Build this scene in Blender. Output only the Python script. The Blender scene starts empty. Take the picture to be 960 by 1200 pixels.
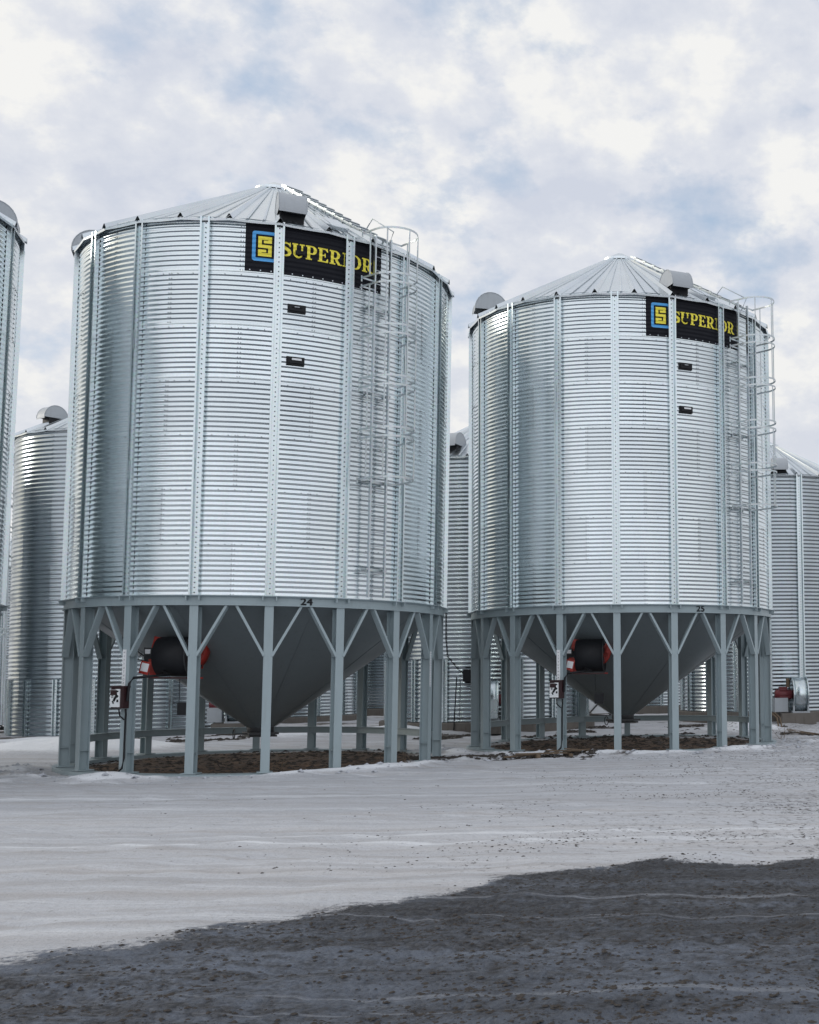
import bpy, bmesh, math, random
from mathutils import Vector, Matrix, noise
R_ = math.radians
PI = math.pi
rng = random.Random(11)
scene = bpy.context.scene
col = scene.collection

# ------------------------------------------------------------------ helpers
class MB:
    """collects polygons; build() links them as one mesh object"""
    def __init__(s): s.v = []; s.f = []; s.m = []; s.sm = []; s.a = []
    def add(s, vs, fs, mi=0, smooth=False, a=0.0):
        b = len(s.v); s.v += [tuple(p) for p in vs]
        for f in fs:
            s.f.append([i + b for i in f]); s.m.append(mi); s.sm.append(smooth); s.a.append(a)
    def box(s, c, d, M=None, mi=0):
        hx, hy, hz = d[0]/2, d[1]/2, d[2]/2
        P = [Vector((c[0]+sx*hx, c[1]+sy*hy, c[2]+sz*hz)) for sz in (-1, 1) for sy in (-1, 1) for sx in (-1, 1)]
        if M: P = [M @ p for p in P]
        s.add(P, [(0,2,3,1),(4,5,7,6),(0,1,5,4),(2,6,7,3),(0,4,6,2),(1,3,7,5)], mi)
    def bar(s, p, q, w, d, ref=(0,0,1), mi=0):
        p, q = Vector(p), Vector(q); z = (q-p).normalized(); x = Vector(ref).cross(z)
        if x.length < 1e-4: x = Vector((1,0,0)).cross(z)
        x.normalize(); y = z.cross(x)
        P = [o + x*sx*w/2 + y*sy*d/2 for o in (p, q) for sy in (-1, 1) for sx in (-1, 1)]
        s.add(P, [(0,2,3,1),(4,5,7,6),(0,1,5,4),(2,6,7,3),(0,4,6,2),(1,3,7,5)], mi)
    def tube(s, pts, r, n=8, mi=0, cap=True):
        pts = [Vector(p) for p in pts]; V = []; F = []
        up = Vector((0.13, 0.21, 0.97))
        for i, p in enumerate(pts):
            t = (pts[min(i+1, len(pts)-1)] - pts[max(i-1, 0)]).normalized()
            x = up.cross(t)
            if x.length < 1e-3: x = Vector((1, 0, 0)).cross(t)
            x.normalize(); y = t.cross(x)
            rr = r[i] if isinstance(r, (list, tuple)) else r
            for k in range(n):
                a = 2*PI*k/n; V.append(p + x*math.cos(a)*rr + y*math.sin(a)*rr)
        for i in range(len(pts)-1):
            for k in range(n):
                a = i*n+k; b = i*n+(k+1) % n
                F.append((a, b, b+n, a+n))
        s.add(V, F, mi, True)
        if cap:
            L = len(V) - n
            s.add(V[:n], [tuple(reversed(range(n)))], mi); s.add(V[L:], [tuple(range(n))], mi)
    def prism(s, poly, p0, p1, ux, uy, mi=0):
        """closed 2-D outline swept from p0 to p1, axes ux, uy"""
        p0, p1, ux, uy = map(Vector, (p0, p1, ux, uy)); n = len(poly)
        A = [p0 + ux*a + uy*b for a, b in poly]; B = [p1 + ux*a + uy*b for a, b in poly]
        s.add(A+B, [(i, (i+1) % n, n+(i+1) % n, n+i) for i in range(n)], mi)
        s.add(A, [tuple(reversed(range(n)))], mi); s.add(B, [tuple(range(n))], mi)
    def lathe(s, prof, n=48, mi=0, smooth=True, M=None, a0=0, a1=2*PI):
        full = abs(a1-a0-2*PI) < 1e-6; V = []; F = []; m = n if full else n+1
        for (r, z) in prof:
            for k in range(m):
                a = a0 + (a1-a0)*k/n; p = Vector((r*math.sin(a), -r*math.cos(a), z)); V.append(M @ p if M else p)
        for i in range(len(prof)-1):
            for k in range(n):
                k2 = (k+1) % m; F.append((i*m+k, i*m+k2, (i+1)*m+k2, (i+1)*m+k))
        s.add(V, F, mi, smooth)
    def build(s, name, mats, parent=None, flat=False):
        me = bpy.data.meshes.new(name); me.from_pydata(s.v, [], s.f)
        for m in (mats if isinstance(mats, (list, tuple)) else [mats]): me.materials.append(m)
        me.polygons.foreach_set('material_index', s.m); me.polygons.foreach_set('use_smooth', s.sm)
        if any(s.a):
            at = me.attributes.new('tone', 'FLOAT', 'FACE'); at.data.foreach_set('value', s.a)
        me.update(); o = bpy.data.objects.new(name, me); col.objects.link(o)
        if parent: o.parent = parent
        return o
def empty(name, loc=(0,0,0), rz=0):
    o = bpy.data.objects.new(name, None); col.objects.link(o); o.location = loc; o.rotation_euler = (0, 0, rz); return o
def tag(o, label=None, cat=None, group=None, kind=None):
    for k, v in (('label', label), ('category', cat), ('group', group), ('kind', kind)):
        if v: o[k] = v
    return o
def copy_tree(o, parent=None, skip=()):
    c = o.copy(); col.objects.link(c); c.parent = parent
    for ch in list(o.children):
        if ch.name.split('.')[0] not in skip: copy_tree(ch, c, skip)
    return c
def cyl(phi, r, z):  # polar point, phi in degrees from -Y towards +X
    a = R_(phi); return Vector((r*math.sin(a), -r*math.cos(a), z))
def rad(phi): a = R_(phi); return Vector((math.sin(a), -math.cos(a), 0))
def tan(phi): a = R_(phi); return Vector((math.cos(a), math.sin(a), 0))
Z = Vector((0, 0, 1))
def frame(phi, r, z, yaw=0):  # local x = tangent, y = inward, z = up
    a = R_(phi); return Matrix.Translation(cyl(phi, r, z)) @ Matrix.Rotation(a+R_(yaw), 4, 'Z')

# ------------------------------------------------------------------ materials
def mat(name):
    m = bpy.data.materials.new(name); m.use_nodes = True; nt = m.node_tree
    return m, nt, nt.nodes['Principled BSDF']
def N(nt, t, **kw):
    n = nt.nodes.new(t)
    for k, v in kw.items():
        if k in n.inputs.keys() if hasattr(n.inputs, 'keys') else False: n.inputs[k].default_value = v
        else: setattr(n, k, v)
    return n
def noise_n(nt, vec, scale, detail=4, rough=.55, dist=0):
    n = nt.nodes.new('ShaderNodeTexNoise'); n.inputs['Scale'].default_value = scale; n.inputs['Detail'].default_value = detail
    n.inputs['Roughness'].default_value = rough; n.inputs['Distortion'].default_value = dist
    if vec is not None: nt.links.new(vec, n.inputs['Vector'])
    return n.outputs['Fac']
def ramp(nt, fac, stops):
    r = nt.nodes.new('ShaderNodeValToRGB'); e = r.color_ramp.elements
    while len(e) < len(stops): e.new(.5)
    for x, (p, c) in zip(e, stops): x.position = p; x.color = (c, c, c, 1) if not isinstance(c, tuple) else (*c, 1)
    nt.links.new(fac, r.inputs['Fac']); return r.outputs['Color']
def math_n(nt, op, a, b=None, clamp=False):
    n = nt.nodes.new('ShaderNodeMath'); n.operation = op; n.use_clamp = clamp
    for i, x in enumerate((a, b)):
        if x is None: continue
        if isinstance(x, (int, float)): n.inputs[i].default_value = x
        else: nt.links.new(x, n.inputs[i])
    return n.outputs[0]
def mixc(nt, fac, a, b, bt='MIX'):
    n = nt.nodes.new('ShaderNodeMix'); n.data_type = 'RGBA'; n.blend_type = bt
    for i, x in ((0, fac), (6, a), (7, b)):
        if isinstance(x, (int, float)): n.inputs[i].default_value = x
        elif isinstance(x, tuple): n.inputs[i].default_value = (*x, 1)
        else: nt.links.new(x, n.inputs[i])
    return n.outputs[2]
def objco(nt): return nt.nodes.new('ShaderNodeTexCoord').outputs['Object']
def mapping(nt, vec, scale=(1,1,1), rot=(0,0,0)):
    n = nt.nodes.new('ShaderNodeMapping'); n.inputs['Scale'].default_value = scale; n.inputs['Rotation'].default_value = rot
    nt.links.new(vec, n.inputs['Vector']); return n.outputs['Vector']
def bump(nt, h, strength, dist, bs):
    b = nt.nodes.new('ShaderNodeBump'); b.inputs['Strength'].default_value = strength; b.inputs['Distance'].default_value = dist
    nt.links.new(h, b.inputs['Height']); nt.links.new(b.outputs['Normal'], bs.inputs['Normal'])

def galv(name, base, rough, tone=True, stain=.12):
    m, nt, b = mat(name); co = objco(nt)
    sp = nt.nodes.new('ShaderNodeTexVoronoi'); sp.inputs['Scale'].default_value = 55; nt.links.new(co, sp.inputs['Vector'])
    big = noise_n(nt, mapping(nt, co, (.9, .9, .35)), 1.1, 5)
    streak = noise_n(nt, mapping(nt, co, (7, 7, .35)), 1.0, 4)
    c = mixc(nt, ramp(nt, big, [(.3, 0), (.75, 1)]), tuple(x*(1-stain) for x in base), base)
    c = mixc(nt, ramp(nt, streak, [(.5, 0), (.8, stain*1.2)]), c, tuple(x*.72 for x in base))
    c = mixc(nt, .10, c, sp.outputs['Color'], 'OVERLAY')
    if tone:
        at = nt.nodes.new('ShaderNodeAttribute'); at.attribute_name = 'tone'
        c = mixc(nt, at.outputs['Fac'], c, tuple(x*.80 for x in base))
    nt.links.new(c, b.inputs['Base Color']); b.inputs['Metallic'].default_value = 1.0
    r = math_n(nt, 'MULTIPLY_ADD', big, .14); r.node.inputs[2].default_value = rough-.07
    nt.links.new(r, b.inputs['Roughness'])
    bump(nt, noise_n(nt, mapping(nt, co, (1, 1, .5)), 1.3, 1), .35, .012, b)
    return m
M = {}
M['wall'] = galv('galvanised_sheet', (.755, .82, .845), .20)
M['roof'] = galv('galvanised_roof', (.74, .79, .82), .27, tone=False)
M['stiff'] = galv('galvanised_stiffener', (.64, .71, .735), .26, tone=False, stain=.18)
M['zinc'] = galv('zinc_fittings', (.60, .65, .68), .34, tone=False, stain=.2)
M['cage'] = galv('grey_cage_steel', (.60, .65, .67), .4, tone=False, stain=.2)
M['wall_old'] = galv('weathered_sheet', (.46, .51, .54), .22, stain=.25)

def paint(name, base, rough=.45, wear=.35, scale=3, dirt=(.12, .11, .10), metallic=0, spec=.5):
    m, nt, b = mat(name); co = objco(nt)
    n1 = noise_n(nt, co, scale, 6); n2 = noise_n(nt, mapping(nt, co, (9, 9, 1.2)), 1.3, 5)
    c = mixc(nt, ramp(nt, n1, [(.35, 0), (.75, .30*wear)]), base, tuple(x*.6 for x in base))
    c = mixc(nt, ramp(nt, n2, [(.55, 0), (.8, wear*.6)]), c, dirt)
    nt.links.new(c, b.inputs['Base Color'])
    r = math_n(nt, 'MULTIPLY_ADD', n1, .3); r.node.inputs[2].default_value = rough-.15
    nt.links.new(r, b.inputs['Roughness']); b.inputs['Metallic'].default_value = metallic
    b.inputs['Specular IOR Level'].default_value = spec
    bump(nt, noise_n(nt, co, 40, 3), .12, .003, b)
    return m
M['bolt'] = paint('dark_bolt_heads', (.10, .11, .12), .5, .3, metallic=.6)
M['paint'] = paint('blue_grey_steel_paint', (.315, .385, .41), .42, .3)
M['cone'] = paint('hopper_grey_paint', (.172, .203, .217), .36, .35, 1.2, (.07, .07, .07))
M['vent'] = paint('vent_grey', (.40, .43, .46), .5, .3)
M['black'] = paint('black_sheet_paint', (.008, .009, .014), .6, .2, 4, (.02, .02, .025), spec=.18)
M['yellow'] = paint('yellow_print', (.90, .78, .07), .5, .1)
M['blue'] = paint('blue_print', (.08, .38, .78), .5, .1)
M['rubber'] = paint('black_plastic', (.014, .015, .018), .55, .3, 5, (.035, .035, .035), spec=.25)
M['red'] = paint('red_paint', (.36, .026, .016), .42, .5, 5, (.07, .03, .02))
M['motor'] = paint('deep_red_motor_paint', (.13, .012, .018), .45, .5, 5, (.06, .03, .02))
M['maroon'] = paint('maroon_paint', (.026, .006, .008), .5, .5, 5, (.03, .02, .02))
M['white'] = paint('white_paint', (.80, .82, .84), .5, .2, 6, (.25, .25, .25))
M['concrete'] = paint('concrete', (.17, .155, .14), .9, 1.0, 3, (.06, .05, .04), spec=.2)
M['dark'] = paint('dark_steel', (.035, .037, .04), .55, .4)
M['wood'] = paint('weathered_wood', (.16, .12, .085), .85, .9, 8, (.05, .04, .03), spec=.2)
M['clod'] = paint('frozen_dirt', (.060, .053, .048), .9, .8, 20, (.03, .025, .02), spec=.15)
M['chunk'] = paint('dirty_snow_lump', (.42, .44, .48), .8, .5, 12, (.25, .24, .23), spec=.2)

# ------------------------------------------------------------------ camera (fitted to the photograph)
S = 4.11/3.66
CAMH = 1.699*S
cam = bpy.data.cameras.new('camera'); co_ = bpy.data.objects.new('camera', cam); col.objects.link(co_)
cam.sensor_fit = 'HORIZONTAL'; cam.sensor_width = 36; cam.lens = 1399.4775/960*36
cam.shift_x = (480-845.6538)/960; cam.shift_y = (687.6767-600)/960
cam.clip_end = 3000; cam.clip_start = .1
co_.matrix_world = Matrix.Translation((0, 0, CAMH)) @ Matrix.Rotation(PI/2+.0723, 4, 'X') @ Matrix.Rotation(-.0133, 4, 'Z')
scene.camera = co_

# ------------------------------------------------------------------ dimensions of the hopper bins
R = 4.11; N_ST = 18; TIER = 1.118; NT = 7
ZR0, ZR1 = 3.42, 3.61            # ring beam
ZE = ZR1 + TIER*NT               # eave
ZA = ZE + 2.40                   # roof apex
AMP = .0062; PITCH = TIER/11
def corr(z, z0): return AMP*math.sin(2*PI*(z-z0)/PITCH)

def wall_mesh(Rw, z0, tiers, tier, per, nsheet, seg, samp=8, sd=3, amp=AMP):
    """corrugated sheets, staggered like brickwork, each lapping its neighbour by a few mm"""
    b = MB(); r = random.Random(sd); pitch = tier/per; w = 360/nsheet
    for t in range(tiers):
        off = w/4 if t % 2 else -w/4
        rows = per*samp
        for s in range(nsheet):
            a = w*s + off; V = []; F = []; d0 = r.uniform(-.0012, .0012)
            for i in range(rows+1):
                z = z0 + t*tier + tier*i/rows
                rr = Rw + amp*math.sin(2*PI*(z-z0)/pitch) + d0 + (.0015 if i == 0 else 0) 
                for k in range(seg+1):
                    u = k/seg; V.append(cyl(a + w*u - .12 + .24*u, rr + .0022*(.5-u), z - (.008 if i == 0 else 0)))
            for i in range(rows):
                for k in range(seg):
                    q = i*(seg+1)+k; F.append((q, q+1, q+seg+2, q+seg+1))
            b.add(V, F, 0, True, r.uniform(0.02, .75))
            # bolts down the lap
            for c in (-.35, .35):
                for q in range(per):
                    z = z0 + t*tier + pitch*(q+.25)
                    bolt(b, a + c, Rw+amp+.001, z, .010, 1)
            for q in range(9):
                bolt(b, a + w*(q+.5)/9, Rw+amp+.001, z0 + (t+1)*tier - pitch*.75, .010, 1)
    return b
def bolt(b, phi, r, z, s, mi=0):
    c = cyl(phi, r, z); t = tan(phi); n = rad(phi)
    P = [c + t*s*math.cos(PI/3*k) + Z*s*math.sin(PI/3*k) for k in range(6)]
    Q = [p + n*s*.8 for p in P]
    b.add(P+Q, [(k, (k+1) % 6, 6+(k+1) % 6, 6+k) for k in range(6)] + [(6, 7, 8, 9, 10, 11)], mi, False, 0)

STP = [(-.098, 0), (-.098, .085), (-.062, .085), (-.056, .020), (.056, .020), (.062, .085), (.098, .085), (.098, 0)]
def stiffener_mesh(phi, Rw, z0, z1, k=1.0):
    b = MB(); b.prism([(x*k, y*k) for x, y in STP], cyl(phi, Rw+.0055, z0), cyl(phi, Rw+.0055, z1), tan(phi), rad(phi))
    n = int((z1-z0)/.1016)
    for i in range(n):
        z = z0 + .05 + i*.1016
        bolt(b, phi, Rw+.0055+.022*k, z, .013, 1)
    for zz in (z0+(z1-z0)*.33, z0+(z1-z0)*.68):   # splice plates
        b.prism([(-.048, 0), (-.048, .006), (.048, .006), (.048, 0)], cyl(phi, Rw+.0055+.022*k, zz-.2), cyl(phi, Rw+.0055+.022*k, zz+.2), tan(phi), rad(phi))
    return b

def roof_mesh(Rw, ze, za, n, over=.11, rc=.40):
    b = MB(); ro = Rw+over; sl = (za-ze)/Rw
    zf = lambda r: ze + .012 + (Rw-r)*sl
    w = 360/n
    for i in range(n):
        a0 = i*w; V = []; F = []; m = 6
        rs = [rc, (rc*2+ro)/3, (rc+2*ro)/3, ro]
        for r in rs:
            for k in range(m+1):
                u = k/m; d = .012*math.sin(PI*u) if r > rc else 0     # sheet sags a little between ribs
                ch = math.cos(R_(w/2))/math.cos(R_(w*(u-.5)))
                V.append(cyl(a0+w*u, r*ch, zf(r)-d))
        for i2 in range(len(rs)-1):
            for k in range(m):
                q = i2*(m+1)+k; F.append((q, q+1, q+m+2, q+m+1))
        b.add(V, F, 0, False)
        E = V[-(m+1):]; L = [Vector((p.x*.998, p.y*.998, p.z-.045)) for p in E]   # drip lip
        b.add(E+L, [(k, k+1, m+2+k, m+1+k) for k in range(m)])
        # two low stiffening pleats on each sheet
        for u in (.33, .67):
            p, q = cyl(a0+w*u, rc*1.5, zf(rc*1.5)+.003), cyl(a0+w*u, ro*.985, zf(ro*.985)+.003)
            t = tan(a0+w*u); h = Vector((0, 0, .016))
            b.add([p-t*.008, p+h*.6, p+t*.008, q-t*.03, q+h, q+t*.03], [(0, 1, 4, 3), (1, 2, 5, 4)])
        # rib: inverted V, open at the eave
        t = tan(a0); n_ = rad(a0)
        p, q = cyl(a0, rc*.95, zf(rc)), cyl(a0, ro+.03, zf(ro+.03)-.004)
        hp, hq = Z*.05, Z*.105
        b.add([p-t*.022, p+hp-t*.008, p+hp+t*.008, p+t*.022, q-t*.075, q+hq-t*.012, q+hq+t*.012, q+t*.075],
              [(0, 1, 5, 4), (1, 2, 6, 5), (2, 3, 7, 6)])
    return b
def cap_mesh(Rw, ze, za, rc=.46):
    sl = (za-ze)/Rw; z = ze + (Rw-rc)*sl
    b = MB(); b.lathe([(rc+.02, z+.015), (rc+.02, z+.085), (rc-.03, z+.10), (.12, za-.01+.02), (0.001, za+.03)], 36, 0, False)
    b.lathe([(rc-.06, z-.02), (rc-.05, z+.1)], 36, 1, True)
    return b
def vent_part(root, phi, r, zbase, yaw=0, w=.56, rad_=.44, lean=0):
    """half round hood: curved cheek plates, curved skin, dark throat underneath on the outer side"""
    Mx = frame(phi, r, zbase, yaw)
    # profile in (outward, z); outward = -y local
    prof = []
    for k in range(15):
        a = PI*k/14; prof.append((math.cos(a)*rad_*1.0, .08+math.sin(a)*rad_*1.06))
    b = MB()
    P0 = [Mx @ Vector((-w/2, -x, z)) for x, z in prof]; P1 = [Mx @ Vector((w/2, -x, z)) for x, z in prof]
    n = len(prof)
    b.add(P0+P1, [(i, i+1, n+i+1, n+i) for i in range(n-1)], 0, True)
    b.add(P0, [tuple(range(n))]); b.add(P1, [tuple(reversed(range(n)))])
    # rolled seam along both cheeks
    for s, P in ((-1, P0), (1, P1)):
        b.tube([p for p in P], .012, 6, 0)
    lip = [Mx @ Vector((sx*w/2, -rad_, .08)) for sx in (-1, 1)] + [Mx @ Vector((sx*w/2, -rad_, .02)) for sx in (1, -1)]
    b.add(lip, [(0, 1, 2, 3)])
    v = b.build('roof_vent', M['vent'], root)
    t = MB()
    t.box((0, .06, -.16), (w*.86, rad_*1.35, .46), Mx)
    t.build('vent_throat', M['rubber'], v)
    return v

# ---------------------------------------------------------------- lettering (drawn as outlines, mapped onto the curved sheet)
def arc(cx, cy, rx, ry, a0, a1, n=14): return [(cx+rx*math.cos(R_(a0+(a1-a0)*k/n)), cy+ry*math.sin(R_(a0+(a1-a0)*k/n))) for k in range(n+1)]
def band(outer, inner): return [[outer[i], outer[i+1], inner[i+1], inner[i]] for i in range(len(outer)-1)]
def rect(x0, y0, x1, y1): return [[(x0, y0), (x1, y0), (x1, y1), (x0, y1)]]
def L_I(x): return rect(x+.09, 0, x+.27, 1)+rect(x, 0, x+.36, .09)+rect(x, .91, x+.36, 1), .36
def L_U(x):
    p = rect(x+.07, .33, x+.26, 1)+rect(x, .91, x+.34, 1)+rect(x+.53, .33, x+.63, 1)+rect(x+.43, .91, x+.73, 1)
    return p+band(arc(x+.35, .33, .28, .35, 180, 360), arc(x+.395, .33, .135, .24, 180, 360)), .73
def L_P(x):
    p = rect(x+.08, 0, x+.26, 1)+rect(x, 0, x+.36, .09)+rect(x, .91, x+.4, 1)+rect(x+.26, .39, x+.4, .48)
    return p+band(arc(x+.4, .695, .25, .305, -90, 90), arc(x+.38, .695, .08, .215, -90, 90)), .65
def L_E(x):
    p = rect(x+.08, 0, x+.26, 1)+rect(x, 0, x+.62, .09)+rect(x, .91, x+.6, 1)+rect(x+.26, .46, x+.44, .54)
    return p+rect(x+.40, .36, x+.47, .64)+[[(x+.62, 0), (x+.62, .28), (x+.57, .28), (x+.48, .09)], [(x+.60, 1), (x+.60, .74), (x+.55, .74), (x+.46, .91)]], .64
def L_R(x):
    p, _ = L_P(x); p += [[(x+.30, .42), (x+.48, .42), (x+.72, .0), (x+.52, .0)]]+rect(x+.56, 0, x+.77, .08); return p, .75
def L_O(x): return band(arc(x+.40, .5, .40, .515, 0, 360, 28), arc(x+.40, .5, .20, .42, 0, 360, 28)), .80
def L_S(x):
    p = []; c = [(.53, .80), (.44, .92), (.29, .955), (.14, .89), (.10, .74), (.19, .61), (.34, .53), (.48, .43), (.545, .28), (.48, .12), (.31, .045), (.13, .09), (.06, .21)]
    wd = [.04, .05, .06, .09, .105, .115, .115, .115, .10, .09, .06, .05, .04]
    o, i = [], []
    for k, (a, b_) in enumerate(c):
        p0, p1 = c[max(k-1, 0)], c[min(k+1, len(c)-1)]; d = Vector((p1[0]-p0[0], p1[1]-p0[1])).normalized()
        o.append((x+a-d.y*wd[k], b_+d.x*wd[k])); i.append((x+a+d.y*wd[k], b_-d.x*wd[k]))
    return band(o, i)+rect(x+.52, .68, x+.58, 1.0)+rect(x+.0, .0, x+.06, .32), .60
def emblem_yellow(w, h):
    """squared S of bars"""
    t = h/5.9; g = (h-4*t)/3*.0 + (h-5*t)/2
    m = h/2
    return (rect(0, h-t, w, h)+rect(0, h/2-t/2, t, h-t)+rect(t, h/2-t/2, w, h/2+t/2)+rect(w-t, t, w, h/2-t/2)+rect(0, 0, w, t)
            + rect(w-t, h/2+t/2+g, w, h-t)+rect(t+g*1.2, h/2+t/2+g, w-t, h/2+t/2+g+t*.82)
            + rect(0, t, t, h/2-t/2-g)+rect(t, h/2-t/2-g-t*.82, w-t-g*1.2, h/2-t/2-g))
def ring_rect(x0, y0, x1, y1, t, r):
    def rr(a, b_, c, d, q): return arc(c-q, d-q, q, q, 0, 90, 6)+arc(a+q, d-q, q, q, 90, 180, 6)+arc(a+q, b_+q, q, q, 180, 270, 6)+arc(c-q, b_+q, q, q, 270, 360, 6)
    o = rr(x0, y0, x1, y1, r); i = rr(x0+t, y0+t, x1-t, y1-t, max(r-t*.6, .005)); o.append(o[0]); i.append(i[0])
    return band(o, i)
def wrap_polys(polys, cuts_v, cuts_u, fn, name, material, parent):
    """polys in metres (u along the sheet, v up); cut finely, then each point is put on the corrugated sheet"""
    bm = bmesh.new()
    for k, p in enumerate(polys):
        vs = [bm.verts.new((a, b_, 0)) for a, b_ in p]
        try: f = bm.faces.new(vs)
        except ValueError: continue
    lay = bm.verts.layers.float.new('lift')
    for f_i, f in enumerate(bm.faces):
        for v in f.verts: v[lay] = (f_i % 24)*.00012
    for c in cuts_v:
        bmesh.ops.bisect_plane(bm, geom=bm.verts[:]+bm.edges[:]+bm.faces[:], plane_co=(0, c, 0), plane_no=(0, 1, 0))
    for c in cuts_u:
        bmesh.ops.bisect_plane(bm, geom=bm.verts[:]+bm.edges[:]+bm.faces[:], plane_co=(c, 0, 0), plane_no=(1, 0, 0))
    bmesh.ops.recalc_face_normals(bm, faces=bm.faces[:])
    for f in bm.faces:
        if f.normal.z < 0: f.normal_flip()
    for v in bm.verts: v.co = fn(v.co.x, v.co.y, v[lay])
    me = bpy.data.meshes.new(name); bm.to_mesh(me); bm.free(); me.materials.append(material)
    o = bpy.data.objects.new(name, me); col.objects.link(o); o.parent = parent; return o
def text_polys(txt, size, align='CENTER'):
    cu = bpy.data.curves.new('tmp_text', 'FONT'); cu.body = txt; cu.size = size; cu.align_x = align; cu.align_y = 'CENTER'; cu.resolution_u = 3
    o = bpy.data.objects.new('tmp_text', cu); me = o.to_mesh()
    V = [v.co.copy() for v in me.vertices]; F = [list(p.vertices) for p in me.polygons]
    o.to_mesh_clear(); bpy.data.objects.remove(o); bpy.data.curves.remove(cu)
    return V, F
def text_obj(txt, size, fn, name, material, parent, sx=1.0, bold=.0):
    V, F = text_polys(txt, size); b = MB()
    b.add([fn(v.x*sx, v.y) for v in V], F)
    if bold:
        for dx, dy in ((bold, 0), (-bold, 0), (0, bold), (0, -bold)):
            b.add([fn(v.x*sx+dx, v.y+dy, .0006*(1+abs(dy)/bold+2*(dx > 0))) for v in V], F)
    return b.build(name, material, parent)

# ------------------------------------------------------------------ ladder with cage
def ladder_part(root, phi, Rw, z0, ztop, zc0, rails_over=1.0, hoop_z=None):
    n, t = rad(phi), tan(phi); b = MB()
    P = lambda u, o, z: n*(Rw+o) + t*u + Z*z
    so = .20
    for s in (-1, 1): b.bar(P(s*.2, so, z0), P(s*.2, so, ztop+rails_over), .035, .06, n)
    lad = b.build('ladder', M['zinc'], root)
    r = MB(); z = z0+.2
    while z < ztop+rails_over-.05:
        r.tube([P(-.2, so, z), P(.2, so, z)], .011, 5); z += .30
    r.build('rungs', M['zinc'], lad)
    k = MB(); z = z0+.6
    while z < ztop:
        for s in (-1, 1):
            k.bar(P(s*.24, .0, z), P(s*.24, so+.02, z), .05, .03, Z); k.bar(P(s*.30, .10, z), P(s*.16, .10, z), .05, .03, Z)
        k.bar(P(-.34, .085, z), P(.34, .085, z), .06, .02, n); k.build('ladder_bracket', M['cage'], lad); k = MB(); z += 1.9
    c = MB()
    def hoop(z):
        W, D = .48, .92
        pts = [P(-.50, so-.04, z), P(-.48, so+.25, z)]
        pts += [P(-W*math.cos(R_(a)), so+.38+(D-.38)*math.sin(R_(a)), z) for a in range(0, 181, 15)]
        pts += [P(.48, so+.25, z), P(.50, so-.04, z)]
        for i in range(len(pts)-1): c.bar(pts[i], pts[i+1], .042, .008, Z.cross(pts[i+1]-pts[i]))
        for s in (-1, 1): c.bar(P(s*.50, so-.03, z), P(s*.2, so-.03, z), .034, .01, n); 
        c.bar(P(-.50, so-.04, z-.08), P(-.50, so-.04, z+.05), .03, .012, n)
    for z in hoop_z: hoop(z)
    zt, zb = max(hoop_z), min(hoop_z)
    ups = [(-.48, so+.22), (.48, so+.22)]+[(-.48*math.cos(R_(a)), so+.38+.54*math.sin(R_(a))) for a in (35, 90, 145)]
    segs = []
    hz = sorted(hoop_z)
    for i in range(len(hz)-1):
        if hz[i+1]-hz[i] > .4: segs.append((hz[i], hz[i+1]))
    for u, o in ups:
        for a, z in segs: c.bar(P(u, o, a), P(u, o, z), .032, .008, n)
    c.build('safety_cage', M['cage'], lad)
    return lad

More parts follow.
